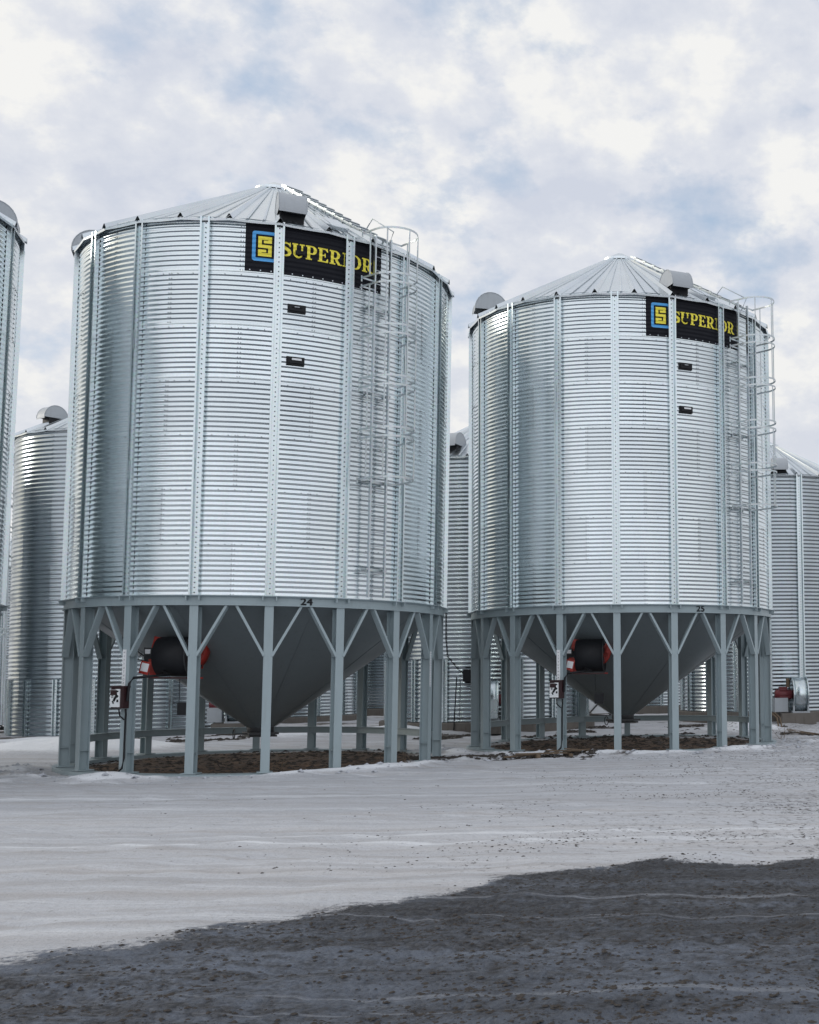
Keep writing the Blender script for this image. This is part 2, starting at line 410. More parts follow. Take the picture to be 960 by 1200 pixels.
# ------------------------------------------------------------------ hopper bin
def hopper_bin():
    root = empty('hopper_bin')
    w = wall_mesh(R, ZR1, NT, TIER, 11, 9, 18)
    w.build('bin_wall', [M['wall'], M['bolt']], root)
    rf = roof_mesh(R, ZE, ZA, 27).build('roof', M['roof'], root)
    cap_mesh(R, ZE, ZA).build('roof_cap', [M['roof'], M['rubber']], rf)
    for k in range(N_ST):
        stiffener_mesh(20*k, R, ZR1+.012, ZE-.02).build('stiffener', [M['stiff'], M['bolt']], root)
    # ring beam: channel section bent in 18 straight lengths
    b = MB(); prof = [(3.96, ZR0), (4.16, ZR0), (4.16, ZR0+.022), (4.135, ZR0+.025), (4.135, ZR1-.025), (4.16, ZR1-.022), (4.215, ZR1), (3.96, ZR1)]
    b.lathe(prof+[prof[0]], 72, 0, False)
    for k in range(N_ST):       # base plates of the stiffeners
        b.prism([(-.17, 0), (.17, 0), (.17, .13), (-.17, .13)], cyl(20*k, R, ZR1-.004), cyl(20*k, R, ZR1+.011), tan(20*k), rad(20*k))
        for s in (-1, 1): b.prism([(s*.13-.012, 0), (s*.13+.012, 0), (s*.13+.012, .10), (s*.13-.012, .10)], cyl(20*k, R+.02, ZR1-.09), cyl(20*k, R+.02, ZR1), tan(20*k), rad(20*k))
    b.build('ring_beam', M['paint'], root)
    # legs: wide flange sections
    f, d, th = .172, .21, .016
    I = [(-f/2, 0), (f/2, 0), (f/2, -th), (.009, -th), (.009, -d+th), (f/2, -d+th), (f/2, -d), (-f/2, -d), (-f/2, -d+th), (-.009, -d+th), (-.009, -th), (-f/2, -th)]
    I = [(x, y) for x, y in reversed(I)]
    for k in range(N_ST):
        p = 20*k; b = MB()
        b.prism(I, cyl(p, 4.125, .06), cyl(p, 4.125, ZR0), tan(p), rad(p))
        b.prism([(-.15, -.29), (.15, -.29), (.15, .05), (-.15, .05)], cyl(p, 4.125, .045), cyl(p, 4.125, .065), tan(p), rad(p))
        for s in (-1, 1):   # web stiffener plates
            for zz in (.45, 2.40): b.prism([(s*.012, -.022), (s*.082, -.020), (s*.082, -.188), (s*.012, -.188)], cyl(p, 4.125, zz), cyl(p, 4.125, zz+.012), tan(p), rad(p))
        b.build('leg', M['paint'], root)
        for s in (-1, 1):
            b = MB(); q0 = cyl(p, 4.075, 2.40)+tan(p)*s*.075; q1 = cyl(p+s*10, 4.06, ZR0-.002)-tan(p+s*10)*s*.085
            b.bar(q0, q1, .125, .05, rad(p).cross(q1-q0).cross(q1-q0) if False else tan(p))
            b.build('brace', M['paint'], root)
    b = MB(); b.lathe([(3.84, -.05), (3.84, .035), (4.24, .035), (4.24, -.05)], 72, 0, False); b.build('base_ring', M['paint'], root)
    # tie beams behind
    b = MB()
    for k in range(N_ST):
        wa = (20*k + 10 - 57.5) % 360
        if 96 < wa < 282:
            a, q = cyl(20*k, 3.88, .56), cyl(20*k+20, 3.88, .56)
            b.bar(a, q, .16, .09, rad(20*k+10)); b.bar(a+Z*.075, q+Z*.075, .012, .17, rad(20*k+10)); b.bar(a-Z*.075, q-Z*.075, .012, .17, rad(20*k+10))
    b.build('tie_beam', M['paint'], root)
    # cone
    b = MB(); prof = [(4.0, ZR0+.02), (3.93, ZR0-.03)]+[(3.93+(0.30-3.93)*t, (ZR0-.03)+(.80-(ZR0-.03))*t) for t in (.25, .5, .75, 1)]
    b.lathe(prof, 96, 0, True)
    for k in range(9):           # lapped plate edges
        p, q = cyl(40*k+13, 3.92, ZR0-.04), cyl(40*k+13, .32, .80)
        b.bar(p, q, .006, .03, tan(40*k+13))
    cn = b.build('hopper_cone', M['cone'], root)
    b = MB(); b.lathe([(.30, .81), (.30, .62), (.26, .62)], 32, 0, True); b.box((0, 0, .66), (.80, .66, .05)); b.box((0, 0, .60), (.62, .62, .04))
    b.tube([(.2, -.3, .66), (.2, -.62, .66)], .014, 6); b.lathe([(.11, -.012), (.13, 0), (.11, .012)], 20, 0, True, Matrix.Translation((.2, -.62, .66)) @ Matrix.Rotation(PI/2, 4, 'X'))
    b.build('slide_gate', M['dark'], cn)
    return root

def details(root, vents):
    """sign, lids, ladder, fan, control box, strips, vents"""
    # --- sign: black sheet in the top tier
    a0, a1 = 3.54*20, 5.55*20; zb, zt = ZE-TIER+.015, ZE-.012
    b = MB(); V = []; F = []; rows, seg = 88, 24
    for i in range(rows+1):
        z = zb+(zt-zb)*i/rows
        for k in range(seg+1): V.append(cyl(a0+(a1-a0)*k/seg, R+corr(z, ZR1)+.0052, z))
    for i in range(rows):
        for k in range(seg): q = i*(seg+1)+k; F.append((q, q+1, q+seg+2, q+seg+1))
    b.add(V, F, 0, True)
    for q in range(14): bolt(b, a0+(a1-a0)*(q+.5)/14, R+AMP+.004, zb+.03, .013, 1)
    sg = b.build('sign_panel', [M['black'], M['zinc']], root)
    zc = (zb+zt)/2
    fn = lambda u, v, l=0: cyl(a0+math.degrees(u/R), R+corr(zc+v, ZR1)+.0085+l, zc+v)
    cv = [(.66)*(i/52-.5) for i in range(1, 52)]
    k_ = .00288
    eh, ew = 221*k_, 172*k_; ex = .135
    frame_p = ring_rect(ex, -eh/2, ex+ew, eh/2, 24*k_, 20*k_)
    wrap_polys(frame_p, cv, [ex+i*.08 for i in range(1, 7)], fn, 'emblem_frame', M['blue'], sg)
    yh, yw = 145*k_, 92*k_; yx = ex+(ew-yw)/2
    wrap_polys([[(yx+a, -yh/2+b_) for a, b_ in p] for p in emblem_yellow(yw, yh)], cv, [yx+i*.06 for i in range(1, 5)], fn, 'emblem_mark', M['yellow'], sg)
    x = 0; allp = []
    for L in (L_S, L_U, L_P, L_E, L_R, L_I, L_O, L_R):
        p, w = L(x); allp.append(p); x += w+.07
    tw = x-.07; H = 105*k_; tx0 = ex+(228-38)*k_; tl = 687*k_
    P = [[(tx0+a/tw*tl, (b_-.5)*H) for a, b_ in q] for p in allp for q in p]
    wrap_polys(P, cv[10:41], [tx0+i*.09 for i in range(1, 23)], fn, 'lettering', M['yellow'], sg)
    # --- inspection lids
    for i, (t, lab) in enumerate(((.54, 0), (1.61, 0), (2.60, 1))):
        ph = 4.26*20 if i else 4.29*20; z = ZE-t*TIER; Mx = frame(ph, R+AMP, z)
        k = 1 if i else .55; b = MB(); b.box((0, -.012, 0), (.36*k, .03, .17*k), Mx); b.box((0, -.035, 0), (.30*k, .03, .11*k), Mx)
        b.tube([Mx @ Vector((-.10*k, -.055, .02*k)), Mx @ Vector((.10*k, -.055, .02*k))], .012*k, 6)
        ld = b.build('inspection_lid', M['rubber'], root)
        if i: 
            b = MB(); b.box((.02 if lab else 0, -.066, .025), (.19 if lab else .10, .004, .04 if lab else .018), Mx); b.build('lid_label', M['white' if lab else 'vent'], ld)
    # --- ladder
    hz = [ZE+.06]
    for q in (1.02, 2.12, 3.22, 4.32, 5.38): hz += [ZE-q+.10, ZE-q-.09]
    hz[-1:] = []
    lp = 5.47*20+.2
    ladder_part(root, lp, R, ZR1+.05, ZE, 0, .10, hz)
    # --- roof ladder and hatch
    sl = (ZA-ZE)/R; b = MB(); n, t = rad(lp), tan(lp); nz = (Z+n*sl).normalized()
    pt = lambda r, u, o: n*r + t*u + Z*(ZE+.012+(R-r)*sl) + nz*o
    for s in (-1, 1): b.bar(pt(R+.1, s*.19, .09), pt(.55, s*.19, .09), .05, .03, t)
    r = R-.1
    while r > .6:
        b.bar(pt(r, -.22, .12), pt(r, .22, .12), .11, .03, nz); b.bar(pt(r, -.19, .0), pt(r, -.19, .12), .03, .03, t); b.bar(pt(r, .19, .0), pt(r, .19, .12), .03, .03, t); r -= .33
    b.tube([pt(R-.1, .36, .02), pt(R-.1, .36, .34), pt(R-.9, .36, .36), pt(R-1.0, .36, .02)], .014, 6)
    b.build('roof_ladder', M['cage'], root)
    b = MB(); hp = lp-12; n2, t2 = rad(hp), tan(hp); nz2 = (Z+n2*sl).normalized(); q = lambda r, u, o: n2*r + t2*u + Z*(ZE+.012+(R-r)*sl) + nz2*o
    b.bar(q(R-.95, 0, .06), q(R-.25, 0, .06), .52, .04, nz2); b.bar(q(R-.98, 0, .02), q(R-.22, 0, .02), .46, .05, nz2)
    b.tube([q(R-1.3, -.2, .03), q(R-1.0, -.2, .13), q(R-.3, -.2, .12), q(R-.12, -.18, .10), q(R-.1, .1, .10), q(R-.1, .22, .05)], .012, 6)
    b.build('roof_hatch', M['roof'], root)
    for v in vents: vent_part(root, *v)
    # --- fan on the cone
    ph = 47.5; Mx = frame(ph, 3.22, 2.40, 9); T = lambda x, y, z: Mx @ Vector((x, y, z))
    cylM = lambda x: Mx @ Matrix.Translation((x, 0, 0)) @ Matrix.Rotation(PI/2, 4, 'Y')
    fan = empty('aeration_fan'); fan.parent = root
    b = MB(); b.lathe([(.38, -.36), (.41, -.34), (.41, .30), (.385, .33), (.34, .335), (.30, .26)], 40, 0, True, cylM(0)); b.lathe([(.38, -.36), (0.001, -.36)], 40, 0, False, cylM(0))
    b.build('drum', M['rubber'], fan)
    b = MB(); b.lathe([(.395, .325), (.425, .325), (.425, .352), (.385, .352)], 40, 0, True, cylM(0)); b.lathe([(.30, .24), (.10, .20), (.001, .19)], 32, 0, True, cylM(0))
    for k in range(8): 
        a = PI/4*k; b.tube([T(.33, .36*math.cos(a), .36*math.sin(a)), T(.33, .05*math.cos(a), .05*math.sin(a))], .006, 5)
    b.build('intake_guard', M['dark'], fan)
    b = MB()
    b.box((0, .42, .05), (.50, .5, .60), Mx)                                             # duct into the cone
    colM = Mx @ Matrix.Translation((-.01, .28, .16)) @ Matrix.Rotation(-PI/2, 4, 'X')
    b.lathe([(.001, -.06), (.46, -.06), (.49, -.04), (.49, .20), (.46, .22), (.001, .22)], 40, 0, True, colM)     # round collar into the cone
    for k in range(12):
        a = PI/6*k; q = colM @ Vector((.43*math.cos(a), .43*math.sin(a), -.065)); b.box(q, (.03, .02, .03))
    sk = MB(); sk.box((0, -.38, -.45), (.78, .03, .03), Mx); sk.box((0, 0, -.45), (.03, .74, .03), Mx); sk.build('skid_frame', M['maroon'], fan)
    b.box((.0, .36, -.45), (.78, .035, .035), Mx)
    b.box((-.40, .2, -.45), (.035, .34, .035), Mx)
    b.bar(T(-.42, -.1, -.45), T(-.46, -.1, -.05), .05, .16, Z); b.bar(T(-.40, -.12, .16), T(-.34, -.12, .40), .04, .16, Z)
    b.bar(T(.42, .1, .05), T(.47, .1, .22), .08, .12, Z)
    b.build('fan_housing', M['red'], fan)
    b = MB(); b.lathe([(.001, -.66), (.10, -.655), (.13, -.63), (.13, -.42), (.17, -.36)], 20, 0, True, cylM(0)); b.box((-.52, -.15, .10), (.16, .10, .16), Mx)
    b.tube([T(-.66, -.05, 0), T(-.80, -.05, .10), T(-.95, 0, .16)], .014, 6); b.tube([T(-.62, -.1, -.1), T(-.80, -.05, -.06), T(-.72, -.05, .06)], .014, 6)
    b.build('motor', M['dark'], fan)
    b = MB(); b.box((-.52, -.203, .10), (.11, .004, .09), Mx); b.build('motor_label', M['white'], fan)
    b = MB(); b.box((-.41, -.41, -.32), (.15, .004, .17), Mx @ Matrix.Rotation(R_(12), 4, 'Y')); b.build('warning_label', M['white'], fan)
    b = MB(); b.box((-.41, -.40, -.33), (.20, .012, .26), Mx @ Matrix.Rotation(R_(12), 4, 'Y')); b.build('guard_plate', M['red'], fan)
    # --- control box on the second leg
    p = 40; Lx = frame(p, 4.135, 0); G = lambda x, y, z: Lx @ Vector((x, y, z))
    b = MB(); b.box((-.03, -.075, 1.56), (.31, .15, .42), Lx); b.box((-.03, -.075, 1.78), (.34, .18, .035), Lx)
    cb = b.build('control_box', M['maroon'], root)
    b = MB(); b.box((-.075, -.16, 1.555), (.23, .025, .36), Lx); b.build('control_panel', M['white'], cb)
    b = MB(); b.box((-.10, -.176, 1.665), (.16, .006, .10), Lx); b.box((-.12, -.1755, 1.735), (.12, .005, .02), Lx); b.build('warning_sticker', M['maroon'], cb)
    b = MB()
    for (x, z, w, h, rr) in ((-.02, 1.60, .07, .05, 40), (-.07, 1.54, .05, .10, 30), (.0, 1.50, .04, .05, 0), (-.11, 1.47, .06, .03, 60), (-.01, 1.69, .05, .03, 0), (-.13, 1.60, .05, .015, 0), (-.13, 1.57, .05, .012, 0)):
        b.box((0, 0, 0), (w, .008, h), Lx @ Matrix.Translation((x, -.177, z)) @ Matrix.Rotation(R_(rr), 4, 'Y'))
    b.build('switch', M['rubber'], cb)
    b = MB()
    b.tube([G(.10, -.06, 1.34), G(.10, -.05, 1.22), G(.075, -.03, 1.10), G(.07, -.03, .35), G(.05, -.05, .15), G(-.05, -.10, .05)], .02, 8)
    b.tube([G(.145, -.07, 1.50), G(.17, -.06, 1.85), G(.24, -.03, 1.96), G(.45, .15, 1.99), G(.62, .5, 2.02), T(-.5, .1, -.2), T(-.52, -.02, -.05)], .026, 8)
    b.tube([G(-.05, -.08, 1.33), G(-.04, -.06, 1.2), G(.05, -.04, 1.12)], .014, 6)
    b.build('conduit', M['rubber'], cb)
    b = MB(); b.box((-.03, -.002, 2.16), (.088, .01, .74), Lx); st = b.build('label_strip', M['white'], root)
    for i, ch in enumerate('HITTUTHOP'):
        text_obj(ch, .060, lambda x, z, l=0, i=i: G(-.03+x, -.0082-l, 2.47-i*.078+z), 'strip_letter', M['rubber'], st)
    p = 140; Lx2 = frame(p, 4.135, 0)
    b = MB(); b.box((-.05, -.002, 2.15), (.05, .01, .80), Lx2); s2 = b.build('gauge_strip', M['white'], root)
    b = MB()
    for i in range(14): b.box((-.05, -.009, 2.51-i*.056), (.05, .006, .018), Lx2)
    b.build('gauge_mark', M['paint'], s2)
    # coil of cable hanging below fan
    b = MB(); b.tube([T(.12, -.1, -.47), T(.12, -.1, -.95), T(.13, -.1, -1.15)], .008, 6); b.box((.22, -.1, -1.08), (.22, .12, .26), Mx); b.build('cable_drop', M['rubber'], fan)

def number(root, txt):
    ph = 4.5*20
    fn = lambda x, y, l=0: cyl(ph, 4.137+l, ZR0+.095+y)*1.0 + tan(ph)*x if False else cyl(ph+math.degrees(x/4.137), 4.1375+l, ZR0+.096+y)
    text_obj(txt, .20, fn, 'bin_number', M['rubber'], [c for c in root.children if c.name.startswith('ring_beam')][0], 1.25, .008)

B1 = (-10.833, 28.08); B2 = (-2.776, 33.26); B0 = (-18.84, 23.05)
PH = -1.0041
h24 = hopper_bin()
SKIP = ()
h25 = copy_tree(h24); h23 = copy_tree(h24)
details(h24, [(83.6, 3.62, ZE+.25), (-10, 3.82, ZE+.07)])
details(h25, [(85, 3.62, ZE+.24), (-14, 3.66, ZE+.34)])
vent_part(h23, 57.5+116, 3.64, ZE+.14)
number(h24, '24'); number(h25, '25')
h24.location = (B1[0], B1[1], 0); h24.rotation_euler = (0, .0136, PH)
h24.rotation_mode = 'QUATERNION'; h24.rotation_quaternion = (Matrix.Rotation(.0136, 3, 'Y') @ Matrix.Rotation(PH, 3, 'Z')).to_quaternion()
h25.location = (B2[0], B2[1], 0); h25.rotation_euler = (0, 0, -.9962)
h23.location = (B0[0], B0[1], 0); h23.rotation_mode = 'QUATERNION'; h23.rotation_quaternion = (Matrix.Rotation(.024, 3, 'Y') @ Matrix.Rotation(PH, 3, 'Z')).to_quaternion()
G_H = 'hopper bottom grain bins on steel legs'
tag(h24, 'large galvanised hopper bin on grey steel legs numbered 24 with black sign and ladder', 'grain bin', G_H)
tag(h25, 'galvanised hopper bin on grey steel legs numbered 25, red and black fan below', 'grain bin', G_H)
tag(h23, 'galvanised hopper bin cut off by the left edge of the photo', 'grain bin', G_H)

# ------------------------------------------------------------------ flat bottomed bins behind
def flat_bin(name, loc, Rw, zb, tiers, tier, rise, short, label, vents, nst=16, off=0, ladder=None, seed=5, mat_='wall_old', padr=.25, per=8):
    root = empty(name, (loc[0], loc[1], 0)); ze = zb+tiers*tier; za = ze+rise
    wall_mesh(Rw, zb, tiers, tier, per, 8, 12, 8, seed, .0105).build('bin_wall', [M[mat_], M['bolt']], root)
    rf = roof_mesh(Rw, ze, za, 24).build('roof', M['roof'], root); cap_mesh(Rw, ze, za).build('roof_cap', [M['roof'], M['rubber']], rf)
    for k in range(nst):
        ph = off+360/nst*k
        stiffener_mesh(ph, Rw, zb+.02, zb+2.15 if short else ze-.02, .9 if short else 1.25).build('stiffener', [M['stiff'], M['bolt']], root)
    b = MB(); b.lathe([(Rw+padr, -.6), (Rw+padr, zb-.02), (Rw+padr-.02, zb), (Rw-.1, zb)], 64, 0, False); b.build('foundation', M['concrete'], root)
    for v in vents: vent_part(root, v[0], v[1], ze+v[2])
    if ladder is not None:
        hz = [ze+.9]; q = .6
        while ze-q > zb+3: hz += [ze-q, ze-q-.2]; q += 1.3
        ladder_part(root, ladder, Rw, zb+.5, ze, 0, .9, hz)
    return tag(root, label, 'grain bin', 'flat bottomed grain bins standing behind')
def bear(loc): return math.degrees(math.atan2(-loc[0], loc[1]))   # local angle facing the camera
L1 = (-23.22, 46.0); D1 = (-20.6, 55); Bb = (-8.7, 44.5); E1 = (2.0, 49.7); F1 = (-4.6, 62); G1 = (-40.5, 68)
flat_bin('grain_bin', L1, 3.66, -.15, 9, 1.24, 2.1, True, 'shaded flat bottomed bin with half round roof vent, left behind bin 24', [(-60+bear(L1), 2.75, .55)], nst=18, per=8, off=-5.8, ladder=bear(L1)-97)
flat_bin('grain_bin', D1, 3.66, .25, 8, 1.15, 2.1, True, 'flat bottomed bin seen between the legs under bin 24', [], off=bear(D1)+7, seed=8)
bb = flat_bin('grain_bin', Bb, 3.66, .35, 8, 1.15, 2.1, True, 'flat bottomed bin seen in the gap between bins 24 and 25', [(bear(Bb)-25, 2.9, .40)], nst=18, off=-12, seed=9)
flat_bin('grain_bin', E1, 3.66, .40, 8, 1.155, 1.95, False, 'bright bin with full height stiffeners at right edge behind bin 25', [(bear(E1)+8, 3.3, .12)], nst=18, off=-3.3, seed=10)
flat_bin('grain_bin', F1, 3.66, .35, 8, 1.15, 2.1, True, 'far flat bottomed bin glimpsed under the cone of bin 25', [], off=3, seed=12)
flat_bin('grain_bin', G1, 3.66, .2, 7, 1.15, 1.9, False, 'pale distant bin beyond the shaded bin at left', [], off=3, seed=13)
flat_bin('grain_bin', (-17.2, 64), 3.66, .35, 8, 1.15, 2.1, False, 'far bin seen in the slot between the two bins behind bin 24', [], off=4, seed=14)
flat_bin('grain_bin', (-31.3, 40.8), 3.66, .1, 9, 1.158, 2.1, True, 'bin beyond the left edge, seen only mirrored in the shaded bin', [], off=4, seed=15)
# cable down the front of the middle bin
b = MB()
pts = [(-23, 8.9), (-23, 3.2), (-22, 2.6), (-16, 2.15), (-13, 2.0)]
b.tube([cyl(bear(Bb)+a, 3.69, z) for a, z in pts], .014, 6); b.box((0, 0, 0), (.5, .2, .42), frame(bear(Bb)-9, 3.8, 1.95)); b.tube([cyl(bear(Bb)-16, 3.85, 1.9), cyl(bear(Bb)-17, 3.95, .1)], .02, 6)
b.build('power_cable', M['rubber'], bb)

# ------------------------------------------------------------------ aeration fans on the ground by those bins
def ground_fan():
    root = empty('centrifugal_fan')
    ax = Matrix.Translation((0, 0, 1.08)) @ Matrix.Rotation(PI/2, 4, 'Y')
    b = MB(); b.lathe([(.60, -.27), (.64, -.27), (.64, .27), (.60, .27)], 40, 0, True, ax)
    b.lathe([(.64, -.29), (.67, -.29), (.67, -.25), (.64, -.25)], 40, 0, True, ax); b.lathe([(.64, .25), (.67, .25), (.67, .29), (.64, .29)], 40, 0, True, ax)
    b.lathe([(.60, -.26), (.001, -.26)], 40, 0, False, ax); b.lathe([(.60, .26), (.30, .26), (.28, .30)], 40, 0, False, ax)
    b.box((0, .55, .80), (.5, .8, .62)); b.build('fan_drum', M['stiff'], root)
    b = MB(); b.box((0, 0, .43), (.66, 1.1, .06)); b.box((-.27, -.5, .62), (.06, .05, .4)); b.box((.27, -.5, .62), (.06, .05, .4)); b.box((-.70, 0, .70), (.50, .55, .52)); b.build('fan_stand', M['vent'], root)
    b = MB(); b.lathe([(.001, -.92), (.14, -.91), (.19, -.86), (.19, -.30), (.16, -.27)], 24, 0, True, ax); b.box((-.60, -.02, 1.30), (.30, .26, .14)); b.box((-.55, 0, 1.02), (.42, .36, .12)); b.build('motor', M['motor'], root)
    b = MB(); b.box((-.42, -.05, 1.52), (.10, .18, .34)); b.build('junction_box', M['wood'], root)
    b = MB(); b.box((-.1, 0, .19), (1.3, 1.25, .42)); b.build('plinth', M['concrete'], root)
    return root
GF = 'centrifugal aeration fans standing by the flat bottomed bins'
f1 = ground_fan(); f2 = copy_tree(f1); f3 = copy_tree(f1)
f1.location = (2.85, 45.1, 0); f1.rotation_euler.z = R_(6)
f2.location = (-7.75, 39.75, .05); f2.rotation_euler.z = R_(192)
f3.location = (-17.7, 43.6, -.05); f3.rotation_euler.z = R_(14)
tag(f1, 'silver drum fan with red motor beside the bright bin at right edge', 'fan', GF)
tag(f2, 'silver drum fan between the left legs of bin 25, motor turned away', 'fan', GF)
tag(f3, 'fan with red motor seen under the cone of bin 24', 'fan', GF)

# ------------------------------------------------------------------ machines glimpsed behind
def auger(loc, rz, label, name, pale):
    root = empty(name, loc, rz)
    b = MB()
    hop = [(-1.0, 1.15), (1.0, 1.15), (.35, .35), (-.35, .35)]
    b.prism(hop, (0, -.6, 0), (0, .6, 0), (1, 0, 0), (0, 0, 1)); b.tube([(.1, 0, .55), (5.2, .0, 2.9)], .16, 14)
    b.build('intake_hopper', M['white'] if pale else M['dark'], root)
    for y in (-.62, .62):
        b = MB(); b.bar((-.9, y, .1), (.6, y, 1.25), .07, .05); b.bar((.75, y, .1), (-.3, y, 1.2), .07, .05); b.bar((-1.0, y, .2), (1.3, y, .3), .08, .06); b.build('strut', M['dark'], root)
    for y in (-.78, .78):
        ax = Matrix.Translation((.95, y, .36)) @ Matrix.Rotation(PI/2, 4, 'X')
        b = MB(); b.lathe([(.20, -.09), (.33, -.09), (.36, -.06), (.36, .06), (.33, .09), (.20, .09)], 28, 0, True, ax); w = b.build('wheel', M['rubber'], root)
        b = MB(); b.lathe([(.20, -.05), (.05, -.03), (.001, -.03)], 20, 0, True, ax); b.lathe([(.20, .05), (.05, .03), (.001, .03)], 20, 0, True, ax); b.build('rim', M['vent'], w)
    return tag(root, label, 'auger')
auger((-5.15, 49.2, .0), R_(200), 'pale grain auger hopper with dark struts behind legs of bin 25', 'grain_auger', True)
auger((-28.6, 46.8, -.1), R_(195), 'dark wheeled auger at left edge beside the shaded bin', 'grain_auger', False)

# ------------------------------------------------------------------ ground
DX, DY = .841, .541       # direction of the road along the bins
def sm(a, b, x): t = max(0, min(1, (x-a)/(b-a))); return t*t*(3-2*t)
CUR = [(-60, 2.0), (-14, 4.2), (-8, 6.2), (-4.94, 8.28), (-3.44, 9.7), (-2.2, 11.25), (-.88, 12.35), (.97, 12.5), (4, 12.3), (12, 11.5), (60, 9)]
def curve(x):
    for (a, p), (b_, q) in zip(CUR, CUR[1:]):
        if x <= b_: return p+(q-p)*(x-a)/(b_-a)
    return CUR[-1][1]
BINS = [B1, B2, B0]
def n2(x, y, s, o=0): return noise.noise(Vector((x*s, y*s, o)))
def ground_at(x, y):
    u = x*DX+y*DY; v = -x*DY+y*DX
    far = sm(70, 120, math.hypot(x, y-20))
    h = 0.035*n2(x, y, .35, 1) + .018*n2(x, y, 1.3, 2)
    sw = .35+.9*sm(-1.5, -4.5, x)
    g = sm(sw, -sw, y-curve(x)-.35*n2(x, y, .8, 7)-.30*n2(x, y, 2.2, 9)-.15*n2(x, y, 6, 9))       # bare gravel in front
    h += (.030*n2(u*.12, v*1.6, 1.0, 4) + .022*n2(u*.22, v*5, 1.0, 5) + .010*n2(x, y, 4.5, 6))*(1-far)     # ruts along the road
    h += g*(.022*n2(x, y, 2.6, 3)+.020*n2(x, y, 6, 3)+.010*n2(x, y, 14, 3)-.02)
    mud = 0; fr = 0
    for bx, by in BINS:
        d = math.hypot(x-bx, y-by); w = d + .35*n2(x, y, .9, 6)+.15*n2(x, y, 3, 8)
        mud = max(mud, sm(4.15, 3.3, w)*sm(-.50, .15, n2(x, y, .35, 12) + .55 - .22*max(0, (y-by))))
        a = math.atan2(x-bx, -(y-by))
        front = sm(1.9, 1.0, abs(a-.15))
        rg = front*math.exp(-((w-5.05)/.33)**2)*(.65+.7*n2(x, y, .8, 21)); h += .15*rg; fr = max(fr, rg)
                                          # ploughed ridge
        if d < 4.4: h = h*(.25 if mud > .3 else .6) + .03*sm(4.2, 3, d)*n2(x, y, 2.5, 3)
    m = math.exp(-((x+18.0)/2.6)**2-((y-33.2)/1.9)**2)*.42                      # drift between the bins at left
    m += math.exp(-((x+21.5)/2.5)**2-((y-37.5)/2.0)**2)*.16
    m += math.exp(-((x-.6)/1.1)**2-((y-39.0)/1.4)**2)*.42 + math.exp(-((x+11.0)/1.5)**2-((y-40.3)/1.2)**2)*.32
    m += math.exp(-((x+14.2)/1.6)**2-((y-38.5)/1.5)**2)*.2
    h += m*(1+.25*n2(x, y, .9, 31))
    if y > 33: h += .05*n2(x, y, 1.1, 14)*(1-far)
    fresh = max(0, min(1, m*4+fr*1.1))
    rough = sm(.0, .45, n2(x, y, .5, 17)+.35*n2(x, y, 2.1, 18)-.1)*sm(34, 38, y)*(1-far)*(1-sm(.05, .25, m))
    rough = max(rough, .75*sm(.05, .4, n2(x, y, .7, 27)-.15)*sm(-7.0, -5.5, x)*sm(26.3, 27.4, y)*sm(29.6, 28.6, y)*sm(-1, -2.5, x))
    return h*(1-far), g, min(1, mud), rough, fresh
def axis(segs):
    out = []
    for a, b_, s in segs:
        n = max(1, round((b_-a)/s)); out += [a+(b_-a)*i/n for i in range(n)]
    return out+[segs[-1][1]]
xs = axis([(-1500, -200, 130), (-200, -60, 14), (-60, -27, 1.5), (-27, -19, .3), (-19, 3.2, .11), (3.2, 8, .4), (8, 60, 3), (60, 200, 14), (200, 1500, 130)])
ys = axis([(-600, -60, 90), (-60, 0, 6), (0, 5.6, .8), (5.6, 16, .075), (16, 31, .12), (31, 45, .2), (45, 70, .8), (70, 200, 8), (200, 2200, 150)])
V = []; A1 = []; A2 = []; A3 = []; A4 = []
for y in ys:
    for x in xs:
        h, g, mu, ro, fr = ground_at(x, y); V.append((x, y, h)); A1.append(g); A2.append(mu); A3.append(ro); A4.append(fr)
nx = len(xs)
F = [(j*nx+i, j*nx+i+1, (j+1)*nx+i+1, (j+1)*nx+i) for j in range(len(ys)-1) for i in range(nx-1)]
me = bpy.data.meshes.new('ground'); me.from_pydata(V, [], F); me.polygons.foreach_set('use_smooth', [True]*len(F))
for nm, A in (('gravel', A1), ('mud', A2), ('rough', A3), ('fresh', A4)):
    a = me.attributes.new(nm, 'FLOAT', 'POINT'); a.data.foreach_set('value', A)
gr = bpy.data.objects.new('ground', me); col.objects.link(gr); gr['kind'] = 'structure'
m, nt, bs = mat('snow_and_gravel'); co = objco(nt); me.materials.append(m)
rot = math.atan2(DY, DX)
def attr(n): a = nt.nodes.new('ShaderNodeAttribute'); a.attribute_name = n; return a.outputs['Fac']
along = mapping(nt, co, (.11, 2.4, 1), (0, 0, -rot))
n_big = noise_n(nt, co, .45, 6); n_mid = noise_n(nt, co, 3, 6, .6); n_fine = noise_n(nt, co, 22, 6, .65); n_sp = noise_n(nt, co, 9, 8, .72)
n_al = noise_n(nt, along, 1.0, 7, .62)
def edge(a, w=.5):
    e = math_n(nt, 'ADD', a, math_n(nt, 'MULTIPLY', math_n(nt, 'SUBTRACT', n_sp, .5), w))
    return ramp(nt, e, [(.38, 0), (.62, 1)])
snow = mixc(nt, ramp(nt, n_al, [(.35, 0), (.70, 1)]), (.455, .468, .50), (.60, .615, .65))
snow = mixc(nt, ramp(nt, n_fine, [(.42, 0), (.72, .38)]), snow, (.36, .355, .36))
snow = mixc(nt, ramp(nt, n_sp, [(.52, 0), (.70, .30)]), snow, (.33, .32, .32))
snow = mixc(nt, ramp(nt, n_al, [(.54, 0), (.72, .6)]), snow, (.43, .41, .405))             # tyre-packed, dirtier bands
